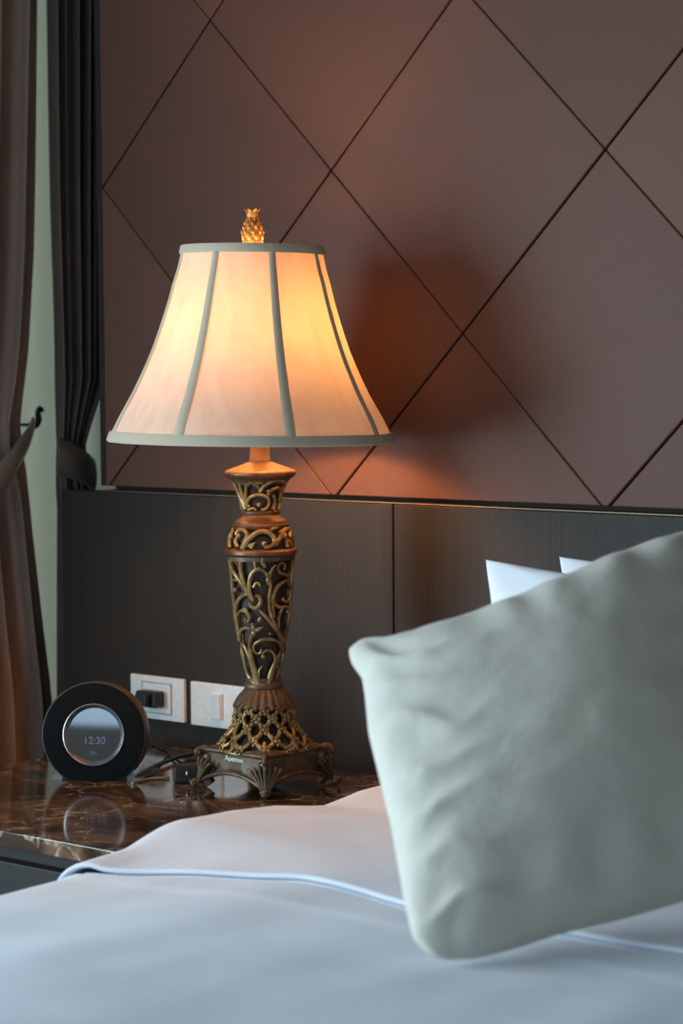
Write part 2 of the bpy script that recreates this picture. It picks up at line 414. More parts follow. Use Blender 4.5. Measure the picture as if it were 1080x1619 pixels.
# --- plinth with arched aprons
BF = [(-1, 0), (0, -1), (1, 0), (0, 1)]
def sq(a, rad):                          # radial distance of a square with its corners at 0, 90, ...
    b = ((a + PI/4) % (PI/2)) - PI/4     # angle from the nearest corner
    return rad*math.cos(PI/4)/math.cos(PI/4-abs(b))
mb = MB(); N = 128; rows = []
zt = zp(1180)
def corner(a): b = ((a + PI/4) % (PI/2)) - PI/4; return abs(b)/(PI/4)   # 0 at corner, 1 mid side
def row(fr, fz):
    L = []
    for k in range(N):
        a = 2*PI*k/N; r = fr(a); L.append(Vector((r*math.sin(a), -r*math.cos(a), fz(a))))
    return L
def arch(a):
    c = corner(a); s = math.tan(c*PI/4)
    return px(2) + px(25)*math.sqrt(max(0, 1-(1-min(1, s*1.12))**2.2)) if s > 0 else px(2)
rows = [row(lambda a: px(46), lambda a: zt+px(10)),
        row(lambda a: sq(a, px(84))*.97, lambda a: zt+px(4)),
        row(lambda a: sq(a, px(98)), lambda a: zt),
        row(lambda a: sq(a, px(99)), lambda a: zt-px(2.5)),
        row(lambda a: sq(a, px(93)), lambda a: zt-px(7)),
        row(lambda a: sq(a, px(92)), lambda a: max(arch(a)+px(6), zt*.55)),
        row(lambda a: sq(a, px(98)), lambda a: arch(a)+px(4)),
        row(lambda a: sq(a, px(104)), lambda a: arch(a)),
        row(lambda a: sq(a, px(96)), lambda a: arch(a)+px(.5)),
        row(lambda a: sq(a, px(84)), lambda a: max(arch(a)+px(8), px(14))),
        row(lambda a: sq(a, px(40)), lambda a: zt-px(14))]
vs = [v for r_ in rows for v in r_]; fs = []
for i in range(len(rows)-1):
    for k in range(N): fs.append((i*N+k, i*N+(k+1) % N, (i+1)*N+(k+1) % N, (i+1)*N+k))
fs.append(tuple(range(N-1, -1, -1))); fs.append(tuple(range((len(rows)-1)*N, len(rows)*N)))
mb.add(vs, fs)
# raised rim that follows each arch
for q in range(4):
    pts = []
    for k in range(-15, 16):
        a = q*PI/2 + PI/4 + k/15*PI/4*.97; r = sq(a, px(105)); pts.append((r*math.sin(a), -r*math.cos(a), arch(a)+px(3)))
    mb.tube(pts, px(3.2), 8)
for v_ in mb.v: v_.z = max(v_.z, .0004)
mb.build('base', M['bronze'], lamp)
# --- corner feet: scallop fan, scrolled top, ball toe
for q in range(4):
    a = q*PI/2; er = Vector((math.sin(a), -math.cos(a), 0)); et = Vector((math.cos(a), math.sin(a), 0)); ez = Vector((0, 0, 1))
    L = lambda rho, tau, z: er*px(rho)+et*px(tau)+ez*px(z)
    m = MB()
    m.tube([L(86, 0, 6), L(94, 0, 20), L(91, 0, 38), L(88, 0, 54)], [px(9), px(9), px(10), px(9)], 12, 4)
    for k in range(-3, 4):
        s = k/3
        m.tube([L(110-1.5*abs(k), s*4, 6), L(106-3*abs(s), s*8, 16), L(103-8*abs(s), s*15.5, 30), L(104-15*abs(s), s*23, 45-6*abs(s)), L(102-17*abs(s), s*26, 52-9*abs(s))],
               [px(2.2), px(2.5), px(3.1), px(3.6), px(1.8)], 8, 4)
    pv = [L(104, 0, 8)]+[L(100-13*abs(j/4), j/4*22, 40-6*abs(j/4)) for j in range(-4, 5)]
    m.add(pv+[p_-er*px(8) for p_ in pv], [(0, 1+j, 2+j) for j in range(8)]+[(10, 12+j, 11+j) for j in range(8)])
    m.tube([L(84, 0, 50), L(90, 0, 60), L(98, 0, 63), L(105, 0, 61), L(108, 0, 56), L(104, 0, 53), L(101, 0, 56)], [px(6), px(6), px(5), px(4.4), px(4), px(3.4), px(2.4)], 10, 4)
    m.tube([L(101, -9, 56), L(104, 0, 58), L(101, 9, 56)], [px(2.5), px(4), px(2.5)], 8, 3)
    m.tube([L(92, 0, 3), L(102, 0, 5), L(110, 0, 8)], [px(6), px(7), px(7)], 10, 3)
    m.ball(L(111, 0, 8.4), px(8.2), 16, 10)
    m.tube([L(113, -8, 10), L(118, 0, 12), L(113, 8, 10)], [px(2), px(2.6), px(2)], 8, 3)
    
    for v_ in m.v: v_.z = max(v_.z, .0004)
    m.build('foot', M['bronze'], lamp)

# --- pierced bell under the skirt
def bell_r(y):
    T = [(1112, 40), (1130, 43), (1146, 46), (1156, 55), (1166, 62), (1176, 69)]
    if y <= T[0][0]: return T[0][1]
    for (a, b), (c, d) in zip(T, T[1:]):
        if y <= c: return b+(d-b)*(y-a)/(c-a)
    return T[-1][1]
m = MB(); m.lathe(prof([(1180, 60), (1172, 62), (1164, 54), (1154, 46), (1140, 37), (1110, 33)]), 48); m.build('bell_core', M['core'], lamp)
m = MB()
m.ring(prof([(1183, 68), (1183, 73), (1179, 72), (1177, 70), (1179, 66)]), 64)
ys = [1117, 1130, 1146, 1163, 1176]; NB = 11
def bell(a, y, dr=0): r = px(bell_r(y)+dr); return Vector((r*math.sin(a), -r*math.cos(a), zp(y)))
for i, y in enumerate(ys):
    for k in range(NB):
        a = 2*PI*(k+.5*(i % 2))/NB; nr = Vector((math.sin(a), -math.cos(a), 0))
        if i < len(ys)-1:
            for sgn in (-.5, .5):
                b = a+sgn*2*PI/NB; mid = bell((a+b)/2, (y+ys[i+1])/2, 1.2)
                m.tube([bell(a, y), mid, bell(b, ys[i+1])], [px(5.2), px(3.5), px(5.2)], 8, 3)
        if 1:
            for j in range(5):          # flower petals at every second row
                ph = 2*PI*j/5; aa = a+math.cos(ph)*.125*(46/bell_r(y)); yy = y-math.sin(ph)*5.4
                m.ball(bell(aa, yy, 4.0), px(3.1), 8, 5)
        m.ball(bell(a, y, 6.6), px(2.2), 8, 5)
for k in range(8):                      # leaf tips over the plinth
    a = 2*PI*k/8
    m.tube([bell(a, 1163, 1), bell(a, 1172, 3), bell(a, 1180, 8)], [px(2), px(6), px(1)], 8, 3, flat=.5)
m.build('pierced_bell', M['gold'], lamp)

# --- fluted skirt and waist
m = MB()
NF = 22
def flute(a, z): return 1
vs = []; fs = []; SK = [(1084, 27), (1088, 30), (1093, 34), (1100, 40), (1108, 44.5), (1114, 47.5), (1118, 46), (1112, 38)]; n = NF*8
for i, (y, r) in enumerate(SK):
    for k in range(n):
        a = 2*PI*k/n; ph = math.cos(a*NF); am = [0, .3, 1, 1.6, 2, 2.2, 2.0, .5][i]
        rr = px(r+am*(abs(math.cos(a*NF/2))*2-1)); z = zp(y - (0 if i < 5 else (1-abs(math.cos(a*NF/2)))*4.5))
        vs.append((rr*math.sin(a), -rr*math.cos(a), z))
for i in range(len(SK)-1):
    for k in range(n): fs.append((i*n+k, i*n+(k+1) % n, (i+1)*n+(k+1) % n, (i+1)*n+k))
fs.append(tuple(range(n-1, -1, -1))); fs.append(tuple(range((len(SK)-1)*n, len(SK)*n)))
m.add(vs, fs)
m.lathe(prof([(1092, 24), (1088, 29.5), (1084, 31), (1080, 30.5), (1077, 28), (1074, 22)]), 64)
m.build('fluted_collar', M['bronze'], lamp)

# --- pierced vase body
BP = [(875, 52.5), (880, 52.5), (900, 51), (923, 49), (945, 47), (962, 45.3), (980, 43.3), (1000, 40), (1014, 37.8), (1030, 34.5), (1050, 30.5), (1065, 27.8), (1078, 26)]
def interp(T, y):
    if y <= T[0][0]: return T[0][1]
    for (a, b), (c, d) in zip(T, T[1:]):
        if y <= c: return b+(d-b)*(y-a)/(c-a)
    return T[-1][1]
m = MB(); m.lathe(prof([(y, r-8) for y, r in reversed(BP)]), 48); m.build('body_core', M['core'], lamp)
def surf(P, xc, yc, dr=0, turn=0, x0=340, y0=870, k=7.36, prf=BP, squash=1.0):
    X = x0+xc/k; Y = y0+yc/k
    ax = 412.2+(Y-870)*.014
    r = interp(prf, Y)+dr
    s = max(-.97, min(.97, (X-ax)/r)); a = math.asin(s)
    Yc = Y - r*math.cos(a)*(Y-567)/FPX*.9
    a += turn; rr = px(r)
    return Vector((rr*math.sin(a), -rr*math.cos(a), zp(Yc)))
body_curves = [ # traced scrolls: points (crop px), radii (px)
    ([(480, 1560), (440, 1400), (400, 1250), (340, 1120), (270, 1060)], [4.2, 3.6, 3.2, 2.6, 1.5]),
    ([(500, 1560), (450, 1370), (415, 1220), (395, 1100), (420, 980)], [4.2, 3.4, 3.0, 2.6, 2.2]),
    ([(450, 1550), (380, 1450), (330, 1330), (295, 1210), (275, 1100)], [3, 2.6, 2.6, 2.4, 1.6]),
    ([(610, 1560), (630, 1450), (680, 1320), (745, 1190)], [3.4, 3, 2.4, 1.2]),
    ([(620, 1520), (670, 1400), (690, 1260), (650, 1180), (590, 1165), (545, 1200), (560, 1240)], [3, 2.4, 2.2, 2, 2, 1.8, 1.8]),
    ([(770, 1300), (775, 1180), (740, 1080), (650, 1035), (540, 1040), (455, 1090), (445, 1160), (490, 1200), (530, 1180)], [2.6, 2.6, 2.4, 2.2, 2.2, 2.2, 2, 1.8, 1.8]),
    ([(790, 1280), (790, 1150), (760, 1020), (690, 900), (610, 800), (510, 690)], [3.2, 3.2, 3.2, 3.2, 2.8, 1.8]),
    ([(770, 1060), (720, 930), (660, 810), (630, 700), (620, 560), (640, 430), (630, 370)], [3.2, 3, 2.8, 2.4, 2.4, 2.4, 1.8]),
    ([(520, 560), (520, 620), (470, 665), (410, 640), (405, 600)], [3, 3.2, 3, 2.4, 1.8]),
    ([(460, 520), (510, 540), (525, 600), (490, 655)], [2, 2.6, 3, 2.6]),
    ([(440, 590), (390, 500), (340, 400), (300, 250), (290, 90)], [2, 3, 3.4, 3.2, 2.6]),
    ([(435, 570), (400, 480), (395, 360), (430, 260), (500, 215), (560, 240), (600, 290)], [2.2, 2.8, 2.8, 2.8, 2.6, 2.4, 2]),
    ([(370, 470), (300, 370), (230, 270), (190, 180), (200, 100), (250, 130)], [3, 3, 2.8, 2.6, 2.2, 1.8]),
    ([(440, 430), (470, 380), (515, 385), (520, 420)], [1.8, 2, 2, 1.6]),
    ([(255, 950), (235, 820), (240, 680), (270, 570), (360, 505), (400, 540)], [3.2, 3.2, 3, 2.8, 2.8, 1.8]),
    ([(275, 1050), (225, 920), (205, 760), (210, 620), (190, 500), (180, 380), (230, 335), (290, 360)], [3.4, 3.2, 3, 3, 2.8, 2.6, 2.2, 1.6]),
    ([(262, 740), (300, 700), (360, 715), (395, 770), (380, 825), (340, 820), (345, 785)], [2.2, 2.2, 2.4, 2.4, 2.2, 2, 1.6]),
    ([(300, 690), (340, 675), (375, 695)], [1.5, 1.8, 1.2]),
    ([(280, 970), (300, 920), (350, 900), (395, 905), (385, 925)], [2.4, 2.4, 2.2, 2, 1.4]),
    ([(680, 780), (660, 640), (680, 500), (740, 400), (850, 340)], [2.2, 2.6, 2.8, 2.6, 2]),
    ([(670, 560), (690, 630), (750, 665), (810, 655), (840, 690), (820, 730)], [2.4, 2.4, 2.2, 2, 2, 1.8]),
    ([(730, 900), (730, 800), (760, 700), (800, 660)], [2.2, 2.2, 2, 1.6]),
    ([(850, 300), (790, 280), (735, 250), (725, 190), (760, 150), (800, 170), (800, 215)], [2, 2.2, 2.2, 2, 2, 1.8, 1.8]),
    ([(650, 250), (660, 210), (700, 170)], [2.2, 2, 1.2]),
    ([(500, 1480), (505, 1400), (540, 1345)], [1.6, 1.6, 1]),
    ([(690, 1500), (730, 1400), (700, 1360), (660, 1390)], [2.2, 2, 1.8, 1.4]),
    ([(840, 380), (870, 460), (860, 560), (810, 600), (780, 570)], [2.4, 2.4, 2.4, 2, 2]),
    ([(860, 900), (850, 780), (860, 640), (880, 420), (890, 120)], [3, 3, 3, 3, 3]),
    ([(160, 90), (160, 250), (175, 420)], [2.6, 2.6, 2.6]),
    ([(450, 60), (455, 140), (470, 220)], [2, 2, 1.4]),
    ([(560, 60), (540, 120), (560, 180)], [2.4, 3, 1.8]),
]
berries = [(235, 455, 4.4), (350, 800, 3.2), (555, 1235, 4.4), (530, 1165, 3), (780, 575, 3), (825, 715, 2.6), (630, 970, 2.4), (795, 215, 2.8), (290, 1205, 2.4), (250, 145, 2.2), (390, 95, 2.4), (515, 400, 2.6)]
leaves = [((575, 200), (545, 120), 3.6), ((500, 830), (525, 770), 3.6), ((610, 320), (660, 220), 4.2), ((615, 330), (590, 250), 4), ((445, 960), (425, 840), 4.2), ((450, 940), (550, 890), 3.8), ((620, 400), (610, 290), 5), ((440, 990), (440, 930), 4.6), ((650, 620), (640, 480), 2.4)]
def scrolls(curves, berr, leav, turn, S, mbo):
    nrm = lambda p: Vector((p.x, p.y, 0)).normalized()
    for pts, rad in curves:
        mbo.tube([S(x, y, 0 if i % 2 else .8, turn) for i, (x, y) in enumerate(pts)], [px(r*1.22) for r in rad], 8, 5, flat=1.0, nrm=nrm)
    for x, y, r in berr: mbo.ball(S(x, y, 1, turn), px(r*1.0), 10, 6)
    for a, b, r in leav:
        A = S(a[0], a[1], .5, turn); B = S(b[0], b[1], 2.2, turn); mbo.tube([A, (A+B)/2, B], [px(r*.6), px(r), px(.4)], 8, 4, flat=.6, nrm=nrm)
Sbody = lambda x, y, dr, turn: surf(None, x, y, dr-2, turn)
m = MB()
for q in range(2): scrolls(body_curves, berries, leaves, q*PI, Sbody, m)
m.build('scrollwork', M['gold'], lamp)['label'] = 'gilded pierced vine scrollwork'
# frame rails of the vase
m = MB()
m.ring(prof([(884, 50), (884, 53), (876, 53.5), (873, 50)]), 72)
m.build('body_rail', M['bronze'], lamp)
m = MB(); m.ring(prof([(1079, 22), (1078, 27), (1070, 28), (1069, 24)]), 64)
m.build('body_rail', M['bronze'], lamp)

# --- flange, shoulder bulge, neck and capital
m = MB(); m.lathe(prof([(880, 48), (877, 55), (873.5, 58), (869, 57.5), (866, 54), (864, 48)]), 72)
m.lathe(prof([(836, 40), (832.5, 43.5), (829, 44), (826, 42), (823, 41.5), (820, 37), (816, 31), (813, 29.5), (811, 31), (808, 31), (806, 29)]), 64)
m.build('neck_mouldings', M['copper'], lamp)
SB = [(832, 42), (838, 46.5), (846, 50), (858, 52.8), (868, 53)]
m = MB(); m.lathe(prof([(868, 46), (858, 46), (846, 43), (836, 38)]), 48); m.build('shoulder_core', M['core'], lamp)
def Ssh(x, y, dr, turn): return surf(None, x, y, dr-2, turn, 340, 710, 7.71, SB)
sh_curves = [([(335, 1215), (380, 1130), (470, 1040), (560, 1000), (650, 1020), (710, 1090), (700, 1160), (640, 1195), (590, 1190)], [3.4, 3.6, 3.6, 3.4, 3.2, 3.2, 2.8, 2.4, 2]),
    ([(320, 1210), (370, 1110), (385, 1030), (350, 985), (280, 985), (255, 1040)], [2.8, 3, 3, 3, 2.8, 2.2]),
    ([(270, 1190), (250, 1120), (270, 1060)], [3, 3, 2]), ([(440, 1210), (455, 1170), (485, 1135)], [2.4, 2.4, 1.4]), ([(400, 1190), (430, 1160), (470, 1150)], [2, 2, 1.2]),
    ([(180, 1200), (170, 1120), (190, 1040), (230, 980)], [3.4, 3.2, 3, 2.4]),
    ([(690, 1150), (760, 1110), (810, 1040), (850, 980), (890, 1000), (900, 1080)], [2.6, 3, 3, 3, 2.8, 2.4]),
    ([(870, 1200), (870, 1120), (930, 1190)], [3, 2.8, 2.6]), ([(660, 1000), (700, 970), (760, 960)], [2.4, 2.6, 1.8])]
sh_b = [(290, 1055, 4.4), (590, 1150, 4.2), (195, 1060, 4), (840, 1060, 4.4)]
sh_l = [((700, 1180), (780, 1130), 4), ((770, 1020), (860, 990), 4)]
m = MB()
for q in range(2): scrolls(sh_curves, sh_b, sh_l, q*PI, Ssh, m)
m.build('shoulder_scrollwork', M['gold'], lamp)
CP = [(752, 51), (756, 48), (762, 44), (768, 40.5), (781, 36), (794, 32.5), (808, 30)]
m = MB(); m.lathe(prof([(808, 24), (794, 26), (781, 29.5), (768, 34), (756, 42)]), 48); m.build('capital_core', M['core'], lamp)
def Scp(x, y, dr, turn): return surf(None, x, y, dr-2, turn, 340, 710, 7.71, CP)
cp_curves = [([(370, 730), (330, 620), (270, 490), (200, 390)], [3, 2.8, 2.8, 2.6]), ([(370, 720), (345, 600), (310, 480), (290, 390)], [2.8, 2.6, 2.4, 2]), ([(375, 720), (370, 600), (375, 480), (370, 390)], [2.6, 2.4, 2.2, 1.8]),
    ([(380, 700), (400, 620), (460, 570), (550, 555), (630, 590), (655, 660), (610, 730), (550, 735)], [2.6, 2.8, 2.8, 2.6, 2.6, 2.6, 2.4, 2]),
    ([(540, 520), (590, 450), (680, 390), (790, 375), (840, 420)], [2.6, 2.8, 3, 3, 2.4]), ([(640, 560), (680, 500), (750, 475), (790, 530), (770, 640)], [2.4, 2.6, 2.8, 2.6, 2.4]),
    ([(400, 440), (430, 400), (500, 440), (540, 480)], [2.6, 3, 2.6, 2]), ([(480, 400), (530, 400), (580, 410)], [2, 3, 2]), ([(700, 740), (720, 640), (700, 560)], [3, 2.8, 2.4]),
    ([(400, 740), (460, 720), (500, 740)], [2, 2, 2]), ([(230, 440), (270, 560), (330, 720)], [2.6, 2.6, 2.6]), ([(800, 480), (790, 620), (760, 740)], [2.6, 2.8, 2.8])]
cp_b = [(530, 675, 4), (645, 510, 3.6), (410, 690, 2.8)]
m = MB()
for q in range(2): scrolls(cp_curves, cp_b, [], q*PI, Scp, m)
m.build('capital_scrollwork', M['gold'], lamp)
m = MB(); m.lathe(prof([(765, 41), (760, 45.5), (757, 48.5), (754.5, 50.5), (753.5, 52)]), 72); m.build('capital_lip', M['bronze'], lamp)
m = MB(); m.lathe(prof([(757, 47), (754, 53), (751, 55.5), (747, 56.5), (744.5, 55.5), (743, 53), (738, 40), (733, 26), (730, 19), (729.5, 12)]), 72)
m.build('top_cap', M['copper'], lamp)
m = MB(); m.lathe(prof([(731, 17), (727, 17), (725.5, 15.8), (700, 15.5), (670, 15.5), (668, 13)]), 32)
m.build('stem', M['copper'], lamp)
m = MB(); m.lathe(prof([(670, 12), (662, 16), (615, 17), (606, 15), (604, 8)]), 24, Matrix.Translation((px(9), -px(8), 0))); m.build('bulb_socket', M['steel'], lamp)

# --- shade (an Empty inside the lamp so that it can sit slightly askew)
sh = empty('lamp_shade'); sh.parent = lamp
zs0, zs1 = zp(690), zp(389)
TILT = math.radians(1.25)
piv = zp(545)
sh.matrix_local = Matrix.Translation((px(-9.5), 0, piv-px(1.5))) @ Matrix.Rotation(TILT, 4, 'Y') @ Matrix.Rotation(math.radians(2.0), 4, 'Z')
SP = [(389, 110.5), (402, 112), (425, 117.5), (449, 125), (472, 131), (495, 138), (523, 147), (551, 157), (574, 166.5), (597, 177), (620, 188), (640, 199), (660, 210), (680, 219), (697, 223.5)]
sprof = [(px(r), zp(y)-piv) for y, r in SP]
OFF = math.radians(13.5)
def shade_r(a, i):
    b = ((a-OFF+PI/8) % (PI/4))-PI/8      # distance to the nearest seam
    u = abs(b)/(PI/8); t = i/(len(sprof)-1); amt = .028*math.sin(PI*t)**.7
    return 1-amt*(1-(1-u)**2)
n = 160; vs = []; fs = []
for i, (r, z) in enumerate(sprof):
    for k in range(n):
        a = 2*PI*k/n; rr = r*shade_r(a, i); vs.append((rr*math.sin(a), -rr*math.cos(a), z))
for i in range(len(sprof)-1):
    for k in range(n): fs.append((i*n+k, i*n+(k+1) % n, (i+1)*n+(k+1) % n, (i+1)*n+k))
link('shade_fabric', vs, fs, M['shade'], sh)
for k in range(8):
    a = OFF+k*PI/4; er = Vector((math.sin(a), -math.cos(a), 0)); et = Vector((math.cos(a), math.sin(a), 0)); vs = []; fs = []
    for i, (r, z) in enumerate(sprof):
        t = i/(len(sprof)-1); hw = px(5.2+3.4*t)
        for sx, dr in ((-1, .5), (-.5, 2.2), (.5, 2.2), (1, .5)): vs.append(er*(math.sqrt(max(r*r-(hw*sx)**2, 0))+px(dr))+et*(hw*sx)+Vector((0, 0, z)))
    for i in range(len(sprof)-1):
        for j in range(3): fs.append((i*4+j, i*4+j+1, (i+1)*4+j+1, (i+1)*4+j))
    link('seam_tape', vs, fs, M['tape'], sh)
def band(y0, y1, dr, parent, nm):
    z0, z1 = zp(y0)-piv, zp(y1)-piv; r0 = px(interp(SP, y0)); r1 = px(interp(SP, y1)); d = px(dr); i_ = px(1.2)
    b = MB(); b.ring([(r1-i_, z1), (r0-i_, z0), (r0+d*.5, z0+px(.5)), (r0+d, z0-px(2)), (r1+d, z1+px(2)), (r1+d*.5, z1-px(.5))], 128); return b.build(nm, M['tape'], parent)
band(388, 401, 2.2, sh, 'top_band'); band(681, 696, 3.0, sh, 'bottom_band')
b = MB()
for k in range(3):
    a = k*2*PI/3+.6; b.tube([(0, 0, zp(396)-piv), (px(112)*math.sin(a), -px(112)*math.cos(a), zp(396)-piv)], px(1.5), 6)
b.lathe([(px(9), zp(399)-piv), (px(9), zp(392)-piv)], 20); b.build('spider_ring', M['steel'], sh)
# bulb + harp
m = MB(); bz = zp(497); m.lathe([(px(11), zp(604)), (px(14), zp(592)), (px(25), zp(565)), (px(30), zp(546)), (px(31), zp(533)), (px(26), zp(514)), (px(13), zp(503)), (0, zp(500))], 24, Matrix.Translation((px(9), -px(8), 0)))
m.build('bulb', M['bulb'], lamp)
m = MB()
for s in (-1, 1): m.tube([(0, s*px(14), zp(660)), (0, s*px(40), zp(600)), (0, s*px(46), zp(520)), (0, s*px(36), zp(440)), (0, s*px(6), zp(396))], px(1.4), 6, 5)
m.build('harp', M['steel'], lamp)
# --- pineapple finial
fe = empty('finial'); fe.parent = lamp; fe.location = (px(-5.5), 0, 0)
m = MB(); m.lathe(prof([(392, 4), (388, 5), (386, 11), (385, 12)]), 24); m.build('finial_base', M['finial'], fe)
m = MB()
FP = [(386, 9), (383, 13), (377, 15.6), (370, 16), (362, 15), (354, 11.5), (349, 8.5), (344, 7.5)]
m.lathe(prof(FP), 24)
for row_, y in enumerate((381, 374, 367, 360, 353, 347)):
    r = interp(sorted(FP), y)
    for k in range(8):
        a = 2*PI*(k+.5*(row_ % 2))/8; c = Vector((px(r)*math.sin(a), -px(r)*math.cos(a), zp(y)))
        hw = 5 if row_ < 2 else 3.6*(r/16)
        m.ball(c, px(1), 10, 6, sc=(hw*.9, 3.2, (6.5 if row_ < 2 else 4.2)), rot=Matrix.Rotation(a, 3, 'Z'))
m.build('pineapple', M['finial'], fe)
m = MB()
for k in range(6):
    a = 2*PI*k/6+.5; er = Vector((math.sin(a), -math.cos(a), 0)); z = lambda y: Vector((0, 0, zp(y)))
    m.tube([er*px(4)+z(350), er*px(7)+z(340), er*px(8)+z(334), er*px(13)+z(330.5)], [px(3.4), px(4.4), px(3.8), px(1)], 8, 4, flat=.45, nrm=lambda p: Vector((p.x, p.y, 0)).normalized() if Vector((p.x, p.y)).length > 1e-6 else Vector((1, 0, 0)))
    m.tube([er*px(3)+z(346), er*px(5.5)+z(340), er*px(9.5)+z(337)], [px(3), px(3.4), px(.8)], 8, 3, flat=.5)
m.build('crown_leaves', M['finial'], fe)
# --- maker's mark printed on the left face of the plinth
def text(body, size, mat, name, mw, parent=None, ext=.0002):
    cu = bpy.data.curves.new(name, 'FONT'); cu.body = body; cu.size = size; cu.extrude = ext; cu.align_x = 'CENTER'; cu.align_y = 'CENTER'
    o = bpy.data.objects.new(name, cu); C.objects.link(o)
    dg = bpy.context.evaluated_depsgraph_get(); me = bpy.data.meshes.new_from_object(o.evaluated_get(dg)); me.name = name
    bpy.data.objects.remove(o); me.materials.clear(); me.materials.append(mat)
    o = bpy.data.objects.new(name, me); C.objects.link(o)
    if parent: o.parent = parent
    o.matrix_local = mw; return o
am = -PI/4; nrmv = Vector((math.sin(am), -math.cos(am), 0)); tng = Vector((math.cos(am), math.sin(am), 0)); zz = Vector((0, 0, 1))
Mt = Matrix((( tng.x, zz.x, nrmv.x, 0), (tng.y, zz.y, nrmv.y, 0), (tng.z, zz.z, nrmv.z, 0), (0, 0, 0, 1)))
c = nrmv*(px(66.6))+zz*(zt-px(12))
mk = text('pennon', px(11), M['text'], 'maker_mark', Matrix.Translation(c+tng*px(4)) @ Mt, lamp, .0006)
mk2 = MB(); 
for p, q in (((-21, -3.5), (-16.5, 5)), ((-16.5, 5), (-12.5, -3.5)), ((-19, .5), (-14.5, -1.5))):
    mk2.tube([c+tng*px(p[0])+zz*px(p[1])+nrmv*px(.2), c+tng*px(q[0])+zz*px(q[1])+nrmv*px(.2)], px(.8), 6)
mk2.build('maker_emblem', M['text'], lamp)

# ------------------------------------------------------------------ round clock radio speaker
SPp = on(150, 1233, 2, TZ)
RS = (at(148, 1160, (SPp-CAM).dot(FW))-at(64, 1160, (SPp-CAM).dot(FW))).length     # disc radius ~ .078
to_cam = math.atan2(CAM.x-SPp.x, -(CAM.y-SPp.y))
spk = empty('clock_radio', SPp, to_cam-math.radians(11)); tag(spk, 'round black bedside speaker clock with silver ringed display on the marble top', 'speaker')
TB = math.radians(6)
Rsp = Matrix.Translation((0, 0, RS*.86)) @ Matrix.Rotation(-TB, 4, 'X') @ Matrix.Rotation(PI/2, 4, 'X')   # local z -> toward the viewer (-Y)
def disc(mb, pr, n=72, caps=True):
    k0 = len(mb.v); mb.lathe(pr, n, Rsp, None, caps)
    for i in range(k0, len(mb.v)):
        if mb.v[i].z < .003: mb.v[i].z = .003
    return mb
d = RS
disc(MB(), [(d*.80, -.050), (d*.93, -.046), (d*.985, -.036), (d, -.022), (d, -.002), (d*.985, .003), (d*.97, .0035), (d*.61, .0035), (d*.61, -.008)], 72).build('speaker_body', M['rim'], spk)
disc(MB(), [(d*.972, .002), (d*.968, .0042), (d*.9, .0055), (d*.60, .0058), (d*.59, .004), (d*.59, -.006)], 72, False).build('speaker_grille', M['grille'], spk)
m = MB(); m.ring([(d*.588, .003), (d*.583, .0068), (d*.570, .0072), (d*.497, -.003), (d*.50, -.005)], 72, Rsp); m.build('display_ring', M['silver'], spk)
m = MB(); m.lathe([(d*.512, -.006), (d*.505, -.0028)], 72, Rsp); scr = m.build('display', M['screen'], spk, smooth=False)
Tx = lambda x, y, z: Rsp @ Matrix.Translation((x, y, z)) @ Matrix.Identity(4)
text('12:30', .0150, M['digit'], 'display_digits', Tx(0, -d*.12, -.0026), spk, .0001)
text('JBL', .0085, M['grey'], 'logo', Tx(-.001, -d*.35, -.0026), spk, .0001)
m = MB(); m.box((-d*.62, -.004, 0), (d*.62, .046, .0045)); bevel(m.build('stand_base', M['black'], spk, smooth=False), .001)
for s in (-1, 1):
    m = MB(); m.add([(s*d*.50, -.003, 0), (s*d*.84, -.003, 0), (s*d*.70, -.003, .017), (s*d*.50, -.003, .006), (s*d*.50, .04, 0), (s*d*.84, .04, 0), (s*d*.70, .04, .017), (s*d*.50, .04, .006)], [(0, 1, 2, 3), (7, 6, 5, 4), (0, 4, 5, 1), (1, 5, 6, 2), (2, 6, 7, 3), (3, 7, 4, 0)])
    m.build('foot', M['clear'], spk, smooth=False)

# ------------------------------------------------------------------ wall sockets
PW, PH = .1235, .071
p1 = on(249, 1103.5, 1, -.018); 
s1 = empty('socket_plate', (p1.x, -.0122, p1.z)); tag(s1, 'satin socket plate with a black plug inserted, next to the round speaker', 'socket')
bevel(MB().box((-PW/2, -.007, -PH/2), (PW/2, 0, PH/2)).build('cover_plate', M['plate'], s1, smooth=False), .0015)
m = MB()
for a, b in (((-.034, -.0082, .0245), (.034, -.0071, .0255)), ((-.034, -.0082, -.0255), (.034, -.0071, -.0245)), ((-.034, -.0082, -.0244), (-.033, -.0071, .0244)), ((.033, -.0082, -.0244), (.034, -.0071, .0244))): m.box(a, b)
m.build('module_frame', M['grey'], s1, smooth=False)
bevel(MB().box((-.0325, -.0086, -.024), (.0325, -.0071, .024)).build('socket_module', M['plate'], s1, smooth=False), .0006)
p2 = on(346, 1116.5, 1, -.018)
s2 = empty('switch_plate', (p2.x, -.0122, p2.z)); tag(s2, 'satin switch plate with a narrow rocker, half hidden behind the lamp base', 'light switch')
bevel(MB().box((-PW/2, -.007, -PH/2), (PW/2, 0, PH/2)).build('cover_plate', M['plate'], s2, smooth=False), .0015)
m = MB(); m.add([(-.014, -.0071, -.021), (.010, -.0071, -.021), (.010, -.0071, .021), (-.014, -.0071, .021), (-.013, -.0105, -.020), (.009, -.0145, -.020), (.009, -.0145, .020), (-.013, -.0105, .020)], [(4, 5, 6, 7), (0, 1, 5, 4), (1, 2, 6, 5), (2, 3, 7, 6), (3, 0, 4, 7), (0, 3, 2, 1)])
bevel(m.build('rocker', M['rocker'], s2, smooth=False), .0006)
